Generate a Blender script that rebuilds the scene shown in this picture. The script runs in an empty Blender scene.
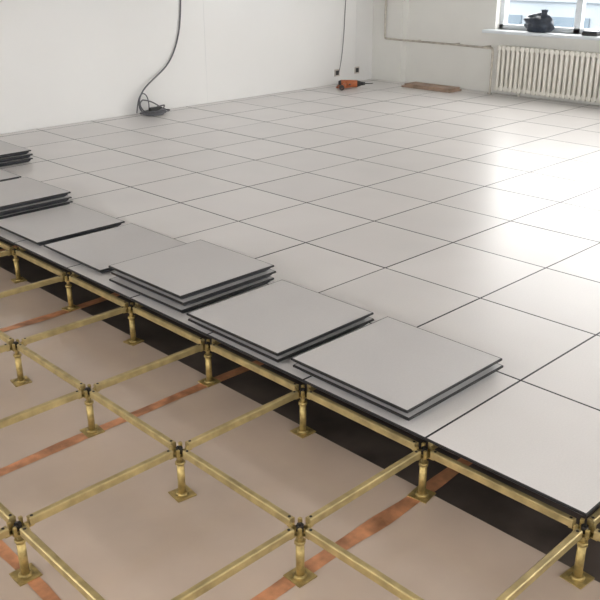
import bpy, bmesh, math, random
from mathutils import Matrix, Vector, noise
random.seed(7)
sc=bpy.context.scene
COL=sc.collection

# ------------------------------------------------------------ materials
def new_mat(name):
    m=bpy.data.materials.new(name);m.use_nodes=True
    nt=m.node_tree;b=nt.nodes['Principled BSDF']
    return m,nt,b
def simple(name,col,rough=.5,metal=0,nscale=None,namp=.15,bump=0,coords='Object'):
    m,nt,b=new_mat(name)
    b.inputs['Base Color'].default_value=(*col,1);b.inputs['Roughness'].default_value=rough;b.inputs['Metallic'].default_value=metal
    if nscale:
        tc=nt.nodes.new('ShaderNodeTexCoord');n=nt.nodes.new('ShaderNodeTexNoise');n.inputs['Scale'].default_value=nscale;n.inputs['Detail'].default_value=6
        nt.links.new(tc.outputs[coords],n.inputs['Vector'])
        r=nt.nodes.new('ShaderNodeValToRGB');r.color_ramp.elements[0].position=.3;r.color_ramp.elements[1].position=.7
        r.color_ramp.elements[0].color=(*[c*(1-namp) for c in col],1);r.color_ramp.elements[1].color=(*[min(1,c*(1+namp)) for c in col],1)
        nt.links.new(n.outputs['Fac'],r.inputs['Fac']);nt.links.new(r.outputs['Color'],b.inputs['Base Color'])
        if bump:
            bp=nt.nodes.new('ShaderNodeBump');bp.inputs['Strength'].default_value=bump;bp.inputs['Distance'].default_value=.01
            nt.links.new(n.outputs['Fac'],bp.inputs['Height']);nt.links.new(bp.outputs['Normal'],b.inputs['Normal'])
    return m
def laminate(name,col,rough):
    m,nt,b=new_mat(name);N=nt.nodes;L=nt.links
    g=N.new('ShaderNodeNewGeometry');tc=N.new('ShaderNodeTexCoord')
    n1=N.new('ShaderNodeTexNoise');n1.inputs['Scale'].default_value=2.5;n1.inputs['Detail'].default_value=2;n1.inputs['Roughness'].default_value=.4
    n2=N.new('ShaderNodeTexNoise');n2.inputs['Scale'].default_value=160;n2.inputs['Detail'].default_value=2
    L.new(tc.outputs['Object'],n1.inputs['Vector']);L.new(tc.outputs['Object'],n2.inputs['Vector'])
    a=N.new('ShaderNodeMapRange');a.inputs['To Min'].default_value=.965;a.inputs['To Max'].default_value=1.03;L.new(g.outputs['Random Per Island'],a.inputs['Value'])
    c=N.new('ShaderNodeMapRange');c.inputs['From Min'].default_value=.2;c.inputs['From Max'].default_value=.8;c.inputs['To Min'].default_value=.96;c.inputs['To Max'].default_value=1.03;L.new(n1.outputs['Fac'],c.inputs['Value'])
    d=N.new('ShaderNodeMapRange');d.inputs['From Min'].default_value=.3;d.inputs['From Max'].default_value=.7;d.inputs['To Min'].default_value=.97;d.inputs['To Max'].default_value=1.02;L.new(n2.outputs['Fac'],d.inputs['Value'])
    m1=N.new('ShaderNodeMath');m1.operation='MULTIPLY';L.new(a.outputs[0],m1.inputs[0]);L.new(c.outputs[0],m1.inputs[1])
    m2=N.new('ShaderNodeMath');m2.operation='MULTIPLY';L.new(m1.outputs[0],m2.inputs[0]);L.new(d.outputs[0],m2.inputs[1])
    vm=N.new('ShaderNodeVectorMath');vm.operation='SCALE';vm.inputs[0].default_value=col;L.new(m2.outputs[0],vm.inputs['Scale'])
    L.new(vm.outputs[0],b.inputs['Base Color'])
    b.inputs['Roughness'].default_value=rough
    return m
M_LAM=laminate('laminate',(.72,.69,.675),.33)
M_STK=laminate('laminate_loose',(.56,.54,.535),.42)  # same laminate as installed, weaker reflection painted in as a darker base
M_BLK=simple('edge_trim_black',(.012,.012,.014),.45)
M_TRAY=simple('panel_tray_steel',(.06,.065,.075),.4,.6,30,.3)
M_GOLD=simple('yellow_zinc',(.46,.36,.17),.42,.6,18,.25)
M_GOLD2=simple('yellow_zinc_dull',(.44,.33,.13),.46,.6,40,.35)
M_BOLT=simple('dark_bolt',(.03,.025,.02),.5,.5)
M_COP=simple('copper_foil',(.62,.29,.15),.38,.4,12,.45,.4)
M_WALL=simple('wall_gloss_white',(.78,.77,.755),.16,0,1.2,.015)
M_WALL2=simple('wall_paint_white',(.78,.77,.73),.6,0,3,.02)
M_CEIL=simple('ceiling_paint',(.8,.79,.77),.8,0,3,.02)
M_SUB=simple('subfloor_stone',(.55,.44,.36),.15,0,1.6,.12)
M_SUBSHADE=simple('subfloor_painted_shade',(.06,.047,.04),.5,0,5,.5,.3)  # slab below the panels, lack of light put into its colour
M_SEAM=simple('wall_seam',(.66,.66,.66),.4,0,5,.05)
M_RAD=simple('radiator_enamel',(.80,.77,.70),.35,0,6,.03)
M_PIPE=simple('pipe_steel',(.48,.44,.38),.4,.4,20,.2)
M_FRAME=simple('window_frame_pvc',(.72,.76,.8),.35,0,5,.02)
M_CABLE=simple('cable_grey',(.12,.12,.13),.5,0,40,.1)
M_BAG=simple('bag_plastic',(.035,.045,.065),.3,0,12,.4,.5)
M_ORANGE=simple('tool_orange',(.42,.12,.04),.45,0,10,.1)
M_DARK=simple('tool_black',(.03,.03,.03),.5,0,10,.2)
M_WOOD=simple('board_wood',(.38,.27,.20),.6,0,9,.3)
M_PLATE=simple('socket_plate',(.5,.45,.4),.4,0,10,.05)
M_BLD=simple('facade_bluegrey',(.19,.22,.25),.7,0,.6,.1)
M_BLDW=simple('facade_window',(.08,.11,.14),.2,0,1,.1)
mg,nt,b=new_mat('window_glass');b.inputs['Base Color'].default_value=(.9,.95,.97,1);b.inputs['Roughness'].default_value=.02
tr=nt.nodes.new('ShaderNodeBsdfTransparent');mx=nt.nodes.new('ShaderNodeMixShader');mx.inputs[0].default_value=.06
nt.links.new(tr.outputs[0],mx.inputs[1]);nt.links.new(b.outputs[0],mx.inputs[2]);nt.links.new(mx.outputs[0],nt.nodes['Material Output'].inputs['Surface']);M_GLASS=mg

# ------------------------------------------------------------ mesh helpers
def finish(bm,name,mats,parent=None,smooth=False,bevel=0,loc=(0,0,0),rot=0):
    me=bpy.data.meshes.new(name);bm.normal_update();bm.to_mesh(me);bm.free()
    for m in mats: me.materials.append(m)
    if smooth:
        for p in me.polygons:p.use_smooth=True
    o=bpy.data.objects.new(name,me);COL.objects.link(o);o.location=loc;o.rotation_euler[2]=rot
    if parent:o.parent=parent
    if bevel:
        md=o.modifiers.new('bev','BEVEL');md.width=bevel;md.segments=2;md.limit_method='ANGLE'
    return o
def box(bm,x0,x1,y0,y1,z0,z1,mi=0):
    v=[bm.verts.new(c) for c in ((x0,y0,z0),(x1,y0,z0),(x1,y1,z0),(x0,y1,z0),(x0,y0,z1),(x1,y0,z1),(x1,y1,z1),(x0,y1,z1))]
    for q in ((3,2,1,0),(4,5,6,7),(0,1,5,4),(1,2,6,5),(2,3,7,6),(3,0,4,7)):
        f=bm.faces.new([v[k] for k in q]);f.material_index=mi
def cyl(bm,p0,p1,r0,r1=None,n=16,mi=0):
    r1=r0 if r1 is None else r1
    p0=Vector(p0);p1=Vector(p1);d=p1-p0
    mt=Matrix.Translation((p0+p1)/2)@d.to_track_quat('Z','Y').to_matrix().to_4x4()
    g=bmesh.ops.create_cone(bm,cap_ends=True,segments=n,radius1=r0,radius2=r1,depth=d.length,matrix=mt)
    fs=set(f for v in g['verts'] for f in v.link_faces)
    for f in fs:f.material_index=mi;f.smooth=len(f.verts)==4
def tube(name,pts,r,mat,parent=None,cyc=False):
    cu=bpy.data.curves.new(name,'CURVE');cu.dimensions='3D';cu.bevel_depth=r;cu.bevel_resolution=3;cu.resolution_u=8;cu.use_fill_caps=True
    s=cu.splines.new('NURBS');s.points.add(len(pts)-1);s.order_u=4;s.use_endpoint_u=True;s.use_cyclic_u=cyc
    for q,p in zip(s.points,pts):q.co=(*p,1)
    cu.materials.append(mat);o=bpy.data.objects.new(name,cu);COL.objects.link(o)
    if parent:o.parent=parent
    return o
def empty(name,loc=(0,0,0)):
    o=bpy.data.objects.new(name,None);COL.objects.link(o);o.empty_display_size=.1
    return o

TH=.033
def panel(bm,cx,cy,zt,rot=0,sx=.588,sy=.588,lip=.009,brd=.005):
    """access-floor panel: laminate face, black edge trim, steel tray below"""
    c,s=math.cos(rot),math.sin(rot)
    def ring(ins,z):
        out=[]
        for a,b_ in ((-1,-1),(1,-1),(1,1),(-1,1)):
            x=a*(sx/2-ins);y=b_*(sy/2-ins)
            out.append(bm.verts.new((cx+x*c-y*s,cy+x*s+y*c,z)))
        return out
    R=[ring(brd,zt),ring(.0012,zt),ring(0,zt-.0012),ring(0,zt-lip),ring(.013,zt-lip),ring(.016,zt-TH*.62),ring(.030,zt-TH)]
    bm.faces.new(R[0]).material_index=0
    for k,(A,B) in enumerate(zip(R,R[1:])):
        for i in range(4):
            f=bm.faces.new((A[i],B[i],B[(i+1)%4],A[(i+1)%4]));f.material_index=1 if k<3 else 2
    bm.faces.new(R[-1][::-1]).material_index=2

# ------------------------------------------------------------ room
XE=7.40; YL=6.12; XB=-4.0; YR=-4.5; ZS=-.235; ZC=2.9
# slab : polished stone in the open area, under-panel shade painted near-black further in
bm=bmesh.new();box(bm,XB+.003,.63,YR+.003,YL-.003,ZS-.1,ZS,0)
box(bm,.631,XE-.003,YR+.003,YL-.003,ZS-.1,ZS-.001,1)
finish(bm,'subfloor',[M_SUB,M_SUBSHADE])

def wall_x(name,x0,x1,Y0,Y1,wins,mat):
    bm=bmesh.new();y=Y0
    for (a,b_,z0,z1) in sorted(wins):
        box(bm,x0,x1,y,a,ZS-.1,ZC);box(bm,x0,x1,a,b_,ZS-.1,z0);box(bm,x0,x1,a,b_,z1,ZC);y=b_
    box(bm,x0,x1,y,Y1,ZS-.1,ZC);return finish(bm,name,[mat])
def wall_y(name,y0,y1,X0,X1,wins,mat):
    bm=bmesh.new();x=X0
    for (a,b_,z0,z1) in sorted(wins):
        box(bm,x,a,y0,y1,ZS-.1,ZC);box(bm,a,b_,y0,y1,ZS-.1,z0);box(bm,a,b_,y0,y1,z1,ZC);x=b_
    box(bm,x,X1,y0,y1,ZS-.1,ZC);return finish(bm,name,[mat])
WZ0,WZ1=.725,2.5
wE=[(1.3,4.31,WZ0,WZ1),(-3.4,-.2,WZ0,WZ1)]
wR=[(-2.6,.4,WZ0,WZ1),(1.6,4.0,WZ0,WZ1),(4.6,7.0,WZ0,WZ1)]
wB=[(-3.4,-.4,WZ0,WZ1),(.8,4.8,WZ0,WZ1)]
wall_y('wall_left',YL,YL+.2,XB-.2,XE+.25,[],M_WALL)
wall_x('wall_end',XE,XE+.25,YR-.2,YL,wE,M_WALL2)
wall_y('wall_right',YR-.2,YR,XB-.2,XE,wR,M_WALL2)
wall_x('wall_back',XB-.2,XB,YR,YL,wB,M_WALL2)
bm=bmesh.new();box(bm,XB-.2,XE+.25,YR-.2,YL+.2,ZC,ZC+.1);finish(bm,'ceiling',[M_CEIL])
bm=bmesh.new();box(bm,7.30,XE,5.62,YL,ZS,ZC);finish(bm,'wall_pier',[M_WALL2])
for k,x in enumerate((-2.9,-.43,2.04,4.51,6.98)):
    bm=bmesh.new();box(bm,x-.002,x+.002,YL-.001,YL+.001,0,ZC-.002);finish(bm,'trim_%d'%(k+1),[M_SEAM])

def window(idx,axis,pos,a0,a1,z0,z1,sgn,splits):
    root=empty('window_%d'%idx)
    bm=bmesh.new()
    def bx(u0,u1,w0,w1,d0,d1,mi=0):
        p=sorted((pos+sgn*d0,pos+sgn*d1))
        if axis=='x':box(bm,p[0],p[1],u0,u1,w0,w1,mi)
        else:box(bm,u0,u1,p[0],p[1],w0,w1,mi)
    fw=.055
    bx(a0,a0+fw,z0,z1,.08,.15);bx(a1-fw,a1,z0,z1,.08,.15);bx(a0,a1,z0,z0+fw,.08,.15);bx(a0,a1,z1-fw,z1,.08,.15)
    for s in splits:
        u=a0+(a1-a0)*s;bx(u-.04,u+.04,z0,z1,.08,.15)
    bx(a0,a1,z0+1.2,z0+1.26,.085,.145)
    finish(bm,'frame',[M_FRAME],root,bevel=.004)
    bm=bmesh.new();bx(a0+.02,a1-.02,z0+.02,z1-.02,.113,.117);finish(bm,'glass',[M_GLASS],root)
    l=bpy.data.lights.new('skylight_portal','AREA');l.shape='RECTANGLE';l.size=a1-a0;l.size_y=z1-z0;l.cycles.is_portal=True
    o=bpy.data.objects.new('skylight_portal',l);COL.objects.link(o);o.parent=root
    m=(a0+a1)/2;z=(z0+z1)/2
    o.location=(pos+sgn*.18,m,z) if axis=='x' else (m,pos+sgn*.18,z)
    dr=Vector((-sgn,0,0)) if axis=='x' else Vector((0,-sgn,0))
    o.rotation_euler=dr.to_track_quat('-Z','Z').to_euler()
i=1
for w in wE: window(i,'x',XE,*w,1,(.33,.67));i+=1
for w in wR: window(i,'y',YR,*w,-1,(.33,.66));i+=1
for w in wB: window(i,'x',XB,*w,-1,(.33,.66));i+=1
bm=bmesh.new();box(bm,7.26,XE+.08,1.25,4.40,WZ0-.035,WZ0);finish(bm,'window_sill',[M_FRAME],bevel=.008)

# building seen outside through the window
bm=bmesh.new();box(bm,24,32,-6,22,-9,.15,0);box(bm,23.9,24.2,-6,22,.15,.3,0)
yy=-5
while yy<21:
    for zz in (-1.9,-5.0): box(bm,23.93,24.02,yy,yy+1.3,zz,zz+1.6,1)
    yy+=2.4
finish(bm,'building_exterior',[M_BLD,M_BLDW])

# ------------------------------------------------------------ installed raised floor
bm=bmesh.new()
X=.6
while X<XE-.05:
    Y=-4.2 if X>.7 else -.6
    while Y<YL-.05:
        x1=min(X+.6,XE-.003);y1=min(Y+.6,YL-.003)
        panel(bm,(X+x1)/2,(Y+y1)/2,random.uniform(-.0005,.0005),0,x1-X-.001,y1-Y-.001,.009,.0040)
        Y=round(Y+.6,4)
    X=round(X+.6,4)
finish(bm,'floor',[M_LAM,M_BLK,M_TRAY])

# loose panels
def stack(name,cx,cy,n,rot=0,jit=.010):
    bm=bmesh.new()
    for k in range(n):
        jx,jy=(0,0) if k==n-1 else (random.uniform(-jit,jit),random.uniform(-jit,jit))
        panel(bm,jx,jy,.0012+TH*(k+1),rot+(0 if k==n-1 else random.uniform(-.012,.012)))
    return finish(bm,name,[M_STK,M_BLK,M_TRAY],loc=(cx,cy,0))
stack('floor_panel_stack',.90,.380,2,0)
stack('floor_panel_stack',.885,1.035,2,.01)
stack('floor_panel_stack',.93,1.735,3,.01)
stack('floor_panel',.95,2.45,1,.0)
stack('floor_panel',.94,3.10,1,.01)
stack('floor_panel_stack',.94,3.73,3,.02)
stack('floor_panel',1.04,4.62,1,0)
stack('floor_panel_stack',1.39,5.12,3,0)

# ------------------------------------------------------------ understructure
bmS=bmesh.new();bmP=bmesh.new()
def stringer(x0,y0,x1,y1):
    d=Vector((x1-x0,y1-y0,0));L=d.length;d.normalize();p=Vector((-d.y,d.x,0))
    a=Vector((x0,y0,0))+d*.034;b_=Vector((x1,y1,0))-d*.034
    w=.0110;h=.026;c=.003;zt=-.0352
    prof=[(-w,-h),(w,-h),(w,-c),(w-c,0),(-w+c,0),(-w,-c)]
    A=[bmS.verts.new(a+p*u+Vector((0,0,zt+v))) for u,v in prof];B=[bmS.verts.new(b_+p*u+Vector((0,0,zt+v))) for u,v in prof]
    n=len(prof)
    for k in range(n): bmS.faces.new((A[k],B[k],B[(k+1)%n],A[(k+1)%n])) 
    bmS.faces.new(A);bmS.faces.new(B[::-1])
    for q in (a+d*.012,b_-d*.012):
        cyl(bmS,(q.x,q.y,zt-.002),(q.x,q.y,zt+.0008),.005,n=10,mi=1)
def pedestal(x,y):
    r=random.uniform(-.15,.15)
    def plate(h,z0,z1,mi,ang=0):
        c,s=math.cos(ang),math.sin(ang);q=[(x+u*h*c-v*h*s,y+u*h*s+v*h*c) for u,v in ((-1,-1),(1,-1),(1,1),(-1,1))]
        A=[bmP.verts.new((*p,z0)) for p in q];B=[bmP.verts.new((*p,z1)) for p in q]
        bmP.faces.new(A[::-1]).material_index=mi;bmP.faces.new(B).material_index=mi
        for k in range(4):bmP.faces.new((A[k],A[(k+1)%4],B[(k+1)%4],B[k])).material_index=mi
    plate(.037,ZS+.001,ZS+.005,0,r)
    cyl(bmP,(x,y,ZS+.005),(x,y,ZS+.012),.024,.017,20)
    cyl(bmP,(x,y,ZS+.010),(x,y,-.105),.0135,n=20)
    cyl(bmP,(x,y,-.108),(x,y,-.096),.018,n=6)
    cyl(bmP,(x,y,-.108),(x,y,-.060),.009,n=12)
    cyl(bmP,(x,y,-.078),(x,y,-.068),.015,n=6)
    plate(.026,-.0655,-.0625,0,0)
    for dx,dy in ((1,0),(-1,0),(0,1),(0,-1)):
        bx,by=x+dx*.033,y+dy*.033
        box(bmP,bx-(.014 if dx else .010),bx+(.014 if dx else .010),by-(.014 if dy else .010),by+(.014 if dy else .010),-.0655,-.0625)
    for dx in (-1,1):
        for dy in (-1,1):
            box(bmP,x+dx*.019-.005,x+dx*.019+.005,y+dy*.019-.005,y+dy*.019+.005,-.063,-.0365,0)
    cyl(bmP,(x,y,-.063),(x,y,-.040),.012,n=6,mi=1)
    cyl(bmP,(x,y,-.040),(x,y,-.0365),.006,n=8,mi=1)
nodes={(j,i_) for j in range(-4,8) for i_ in range(-3,11)}
for (j,i_) in sorted(nodes):
    x,y=.6*j,.6*i_
    pedestal(x,y)
    if (j+1,i_) in nodes: stringer(x,y,x+.6,y)
    if (j,i_+1) in nodes: stringer(x,y,x,y+.6)
finish(bmS,'floor_stringer_grid',[M_GOLD,M_BOLT]);finish(bmP,'floor_pedestals',[M_GOLD2,M_BOLT])

# copper grounding foil on the slab
bm=bmesh.new()
def foil(p0,p1,w):
    p0=Vector((*p0,0));p1=Vector((*p1,0));d=(p1-p0);L=d.length;d.normalize();p=Vector((-d.y,d.x,0));n=int(L/.03);prev=None
    for k in range(n+1):
        t=k/n;o=.022*noise.noise(Vector((t*L*1.6,p0.x*3,p0.y*5)));z=ZS+.0012+.0022*abs(noise.noise(Vector((t*L*9,p0.y*7,1))))
        ww=w*(1+.35*noise.noise(Vector((t*L*4,p0.y*2,5))))
        c=p0+d*(t*L)+p*o;row=[bm.verts.new((c+p*u*ww)+Vector((0,0,z+(.0012*abs(noise.noise(Vector((t*L*14,u*5,p0.y)))))))) for u in (-.5,-.17,.17,.5)]
        if prev:
            for q in range(3):bm.faces.new((prev[q],row[q],row[q+1],prev[q+1]))
        prev=row
for y in (-1.2,0.02,1.2,2.4,3.6,4.8): foil((-3,y-.03),(7.2,y+.03),.055)
foil((-.6,-3),(-.6,5.9),.042)
finish(bm,'copper_grounding_strip',[M_COP],smooth=True)

# ------------------------------------------------------------ radiator
root=empty('radiator')
bm=bmesh.new();y=4.16;x0,x1=7.285,7.365
while y>1.6:
    for xx in (x0+.012,x1-.012):
        cyl(bm,(xx,y,.06),(xx,y,.54),.018,n=12)
    box(bm,x0+.004,x1-.004,y-.020,y+.020,.045,.56)
    cyl(bm,(x0-.004,y,.075),(x1+.002,y,.075),.030,n=14);cyl(bm,(x0-.004,y,.53),(x1+.002,y,.53),.030,n=14)
    y-=.062
cyl(bm,(7.325,4.2,.075),(7.325,1.58,.075),.014);cyl(bm,(7.325,4.2,.53),(7.325,1.58,.53),.014)
finish(bm,'sections',[M_RAD],root,bevel=.003)
bm=bmesh.new()
for yy in (3.9,2.8,1.8): box(bm,7.31,7.34,yy-.035,yy-.02,.0015,.07)
finish(bm,'feet',[M_RAD],root)
# heating pipe
root=empty('heating_pipe')
tube('pipe_run',[(7.275,5.89,ZC-.01),(7.275,5.89,1.5),(7.275,5.89,.62),(7.275,5.89,.56),(7.275,5.885,.54),(7.275,5.86,.535),(7.275,5.7,.535),(7.275,4.7,.53),(7.275,4.3,.525),(7.275,4.255,.525),(7.275,4.24,.515),(7.275,4.235,.49),(7.275,4.235,.3),(7.275,4.235,.002)],.013,M_PIPE,root)
bm=bmesh.new()
for yy in (5.4,4.8,4.35): box(bm,7.275,XE-.004,yy-.008,yy+.008,.522,.542)
cyl(bm,(7.275,4.235,.001),(7.275,4.235,.012),.028)
finish(bm,'brackets',[M_PIPE],root)

# bag on the sill
def lumpy(name,c,s,mat,amp=.35,seed=0,parent=None):
    bm=bmesh.new();bmesh.ops.create_icosphere(bm,subdivisions=4,radius=1)
    for v in bm.verts:
        n=v.co.normalized();f=1+amp*noise.noise(n*1.8+Vector((seed,0,0)))+amp*.5*abs(noise.noise(n*5+Vector((0,seed,0))))
        co=n*f;v.co=Vector((co.x*s[0],co.y*s[1],max(-1,co.z)*s[2]))
    return finish(bm,name,[mat],parent,smooth=True,loc=c)
root=empty('plastic_bag')
lumpy('bag_body',(7.36,3.72,WZ0+.095),(.075,.17,.095),M_BAG,.4,3,root)
bm=bmesh.new()
pr=None
for k in range(7):
    z=WZ0+.15+k*.015;r=.05-.005*k+.012*max(0,k-4);ring=[bm.verts.new((7.36+r*.7*math.cos(t*math.pi/8)*(1+.25*math.sin(t*2.3)),3.66+r*math.sin(t*math.pi/8)*(1+.2*math.cos(t*1.7)),z+.008*math.sin(t*1.9))) for t in range(16)]
    if pr:
        for t in range(16):bm.faces.new((pr[t],pr[(t+1)%16],ring[(t+1)%16],ring[t]))
    pr=ring
finish(bm,'bag_neck',[M_BAG],root,smooth=True)
bm=bmesh.new();box(bm,7.30,7.40,2.98,3.16,WZ0+.001,WZ0+.035,0);box(bm,7.305,7.395,2.985,3.155,WZ0+.035,WZ0+.05,1);finish(bm,'tool_case',[M_DARK,M_BAG],bevel=.006)

# wooden board on floor near the pier
bm=bmesh.new();box(bm,7.0,7.25,4.62,5.36,.0015,.02);box(bm,7.02,7.24,4.64,5.33,.02,.045);finish(bm,'wooden_board',[M_WOOD],bevel=.003)

# hanging cable with coil
root=empty('power_cable')
W=YL-.012
pts=[(4.32,W,2.6),(4.28,W,2.0),(4.22,W,1.3),(4.20,W,1.1),(4.18,W,.85),(4.10,W,.62),(3.98,W-.01,.46),(3.80,W-.03,.36),(3.62,W-.05,.26),(3.53,W-.07,.14),(3.52,W-.10,.05),(3.56,W-.16,.012)]
tube('cable_drop',pts,.008,M_CABLE,root)
for q in range(7):
    cx,cy=3.66+random.uniform(-.03,.03),5.94+random.uniform(-.015,.015);rx=random.uniform(.10,.19);ry=random.uniform(.06,.11);ph=random.uniform(0,3);pp=[]
    tl=random.uniform(0,.14) if q>2 else 0
    for t in range(12):
        a=t/12*2*math.pi
        pp.append((cx+rx*math.cos(a+ph),cy+ry*math.sin(a+ph),.014+.010*q*.6+tl*max(0,math.cos(a))))
    tube('coil_%d'%q,pp,.007,M_CABLE,root,True)
tube('coil_loop',[(3.52,W-.05,.02),(3.56,W-.03,.18),(3.64,W-.03,.25),(3.70,W-.03,.14),(3.68,W-.04,.03)],.006,M_CABLE,root)
bm=bmesh.new();box(bm,3.58,3.72,5.88,5.93,.045,.085);finish(bm,'plug_block',[M_DARK],root,bevel=.006)

# thin wire + sockets
tube('wall_wire',[(6.80,YL-.008,2.7),(6.78,YL-.008,1.8),(6.76,YL-.008,1.0),(6.74,YL-.008,.6),(6.70,YL-.010,.3),(6.63,YL-.03,.15)],.004,M_CABLE)
for x in (6.62,7.0):
    bm=bmesh.new();box(bm,x-.043,x+.043,YL-.010,YL-.0005,.10,.186,0);box(bm,x-.028,x+.028,YL-.013,YL-.009,.115,.171,1)
    for dx in (-.012,.012): box(bm,x+dx-.003,x+dx+.003,YL-.0145,YL-.012,.13,.15,1)
    finish(bm,'wall_socket',[M_PLATE,M_DARK],bevel=.002)

# power drill lying on the floor + cord
root=empty('power_drill')
bm=bmesh.new()
cx,cy=6.50,5.76;S=1.25
def P(a,b_,z):
    t=-.75;return (cx+S*(a*math.cos(t)-b_*math.sin(t)),cy+S*(a*math.sin(t)+b_*math.cos(t)),z*S)
def C(a,b_,r0,r1,n,mi): cyl(bm,a,b_,r0*S,r1*S,n,mi)
C(P(-.10,0,.042),P(.06,0,.042),.038,.036,16,0);C(P(.06,0,.042),P(.10,0,.042),.034,.022,16,1)
C(P(.10,0,.042),P(.14,0,.042),.019,.015,12,1);C(P(.14,0,.042),P(.22,0,.042),.005,.004,8,1)
C(P(-.125,0,.042),P(-.10,0,.042),.028,.038,16,1)
C(P(-.06,-.02,.036),P(-.10,-.15,.026),.022,.020,12,0);C(P(-.10,-.15,.026),P(-.105,-.18,.026),.025,.025,12,1)
C(P(-.01,-.03,.040),P(-.02,-.06,.038),.008,.008,8,1)
finish(bm,'drill_body',[M_ORANGE,M_DARK],root)
pp=[P(-.105,-.18,.02)]+[(cx-.05+.16*math.cos(t*.7)*(1-.03*t),cy+.05+.10*math.sin(t*.7),.008+.002*t) for t in range(1,20)]
tube('cord',pp,.007,M_ORANGE,root)

# ------------------------------------------------------------ light
w=bpy.data.worlds.new('World');sc.world=w;w.use_nodes=True
N=w.node_tree.nodes;L=w.node_tree.links;bg=N['Background']
tc=N.new('ShaderNodeTexCoord');sp=N.new('ShaderNodeSeparateXYZ');cr=N.new('ShaderNodeValToRGB')
mr=N.new('ShaderNodeMapRange');mr.inputs['From Min'].default_value=-1;mr.inputs['From Max'].default_value=1
L.new(tc.outputs['Generated'],sp.inputs[0]);L.new(sp.outputs['Z'],mr.inputs['Value']);L.new(mr.outputs[0],cr.inputs['Fac']);L.new(cr.outputs['Color'],bg.inputs['Color'])
e=cr.color_ramp.elements;e[0].position=.485;e[0].color=(.15,.165,.175,1);e[1].position=.51;e[1].color=(.95,.95,.94,1)
k=e.new(.8);k.color=(1,.985,.95,1)
bg.inputs['Strength'].default_value=8.6
# ------------------------------------------------------------ camera
p=[-1.4371,-1.4868,1.5332,.8006,.3891,-.0053,839.3691]
f=Vector((math.cos(p[3])*math.cos(p[4]),math.sin(p[3])*math.cos(p[4]),-math.sin(p[4])))
r=f.cross(Vector((0,0,1))).normalized();u=r.cross(f)
r2=r*math.cos(p[5])+u*math.sin(p[5]);u2=-r*math.sin(p[5])+u*math.cos(p[5])
cam=bpy.data.cameras.new('camera');co=bpy.data.objects.new('camera',cam);COL.objects.link(co);sc.camera=co
co.matrix_world=Matrix(((r2[0],u2[0],-f[0],p[0]),(r2[1],u2[1],-f[1],p[1]),(r2[2],u2[2],-f[2],p[2]),(0,0,0,1)))
cam.sensor_width=36;cam.lens=36*p[6]/600;cam.clip_start=.05
sc.view_settings.view_transform='Standard'
sc.view_settings.look='None'
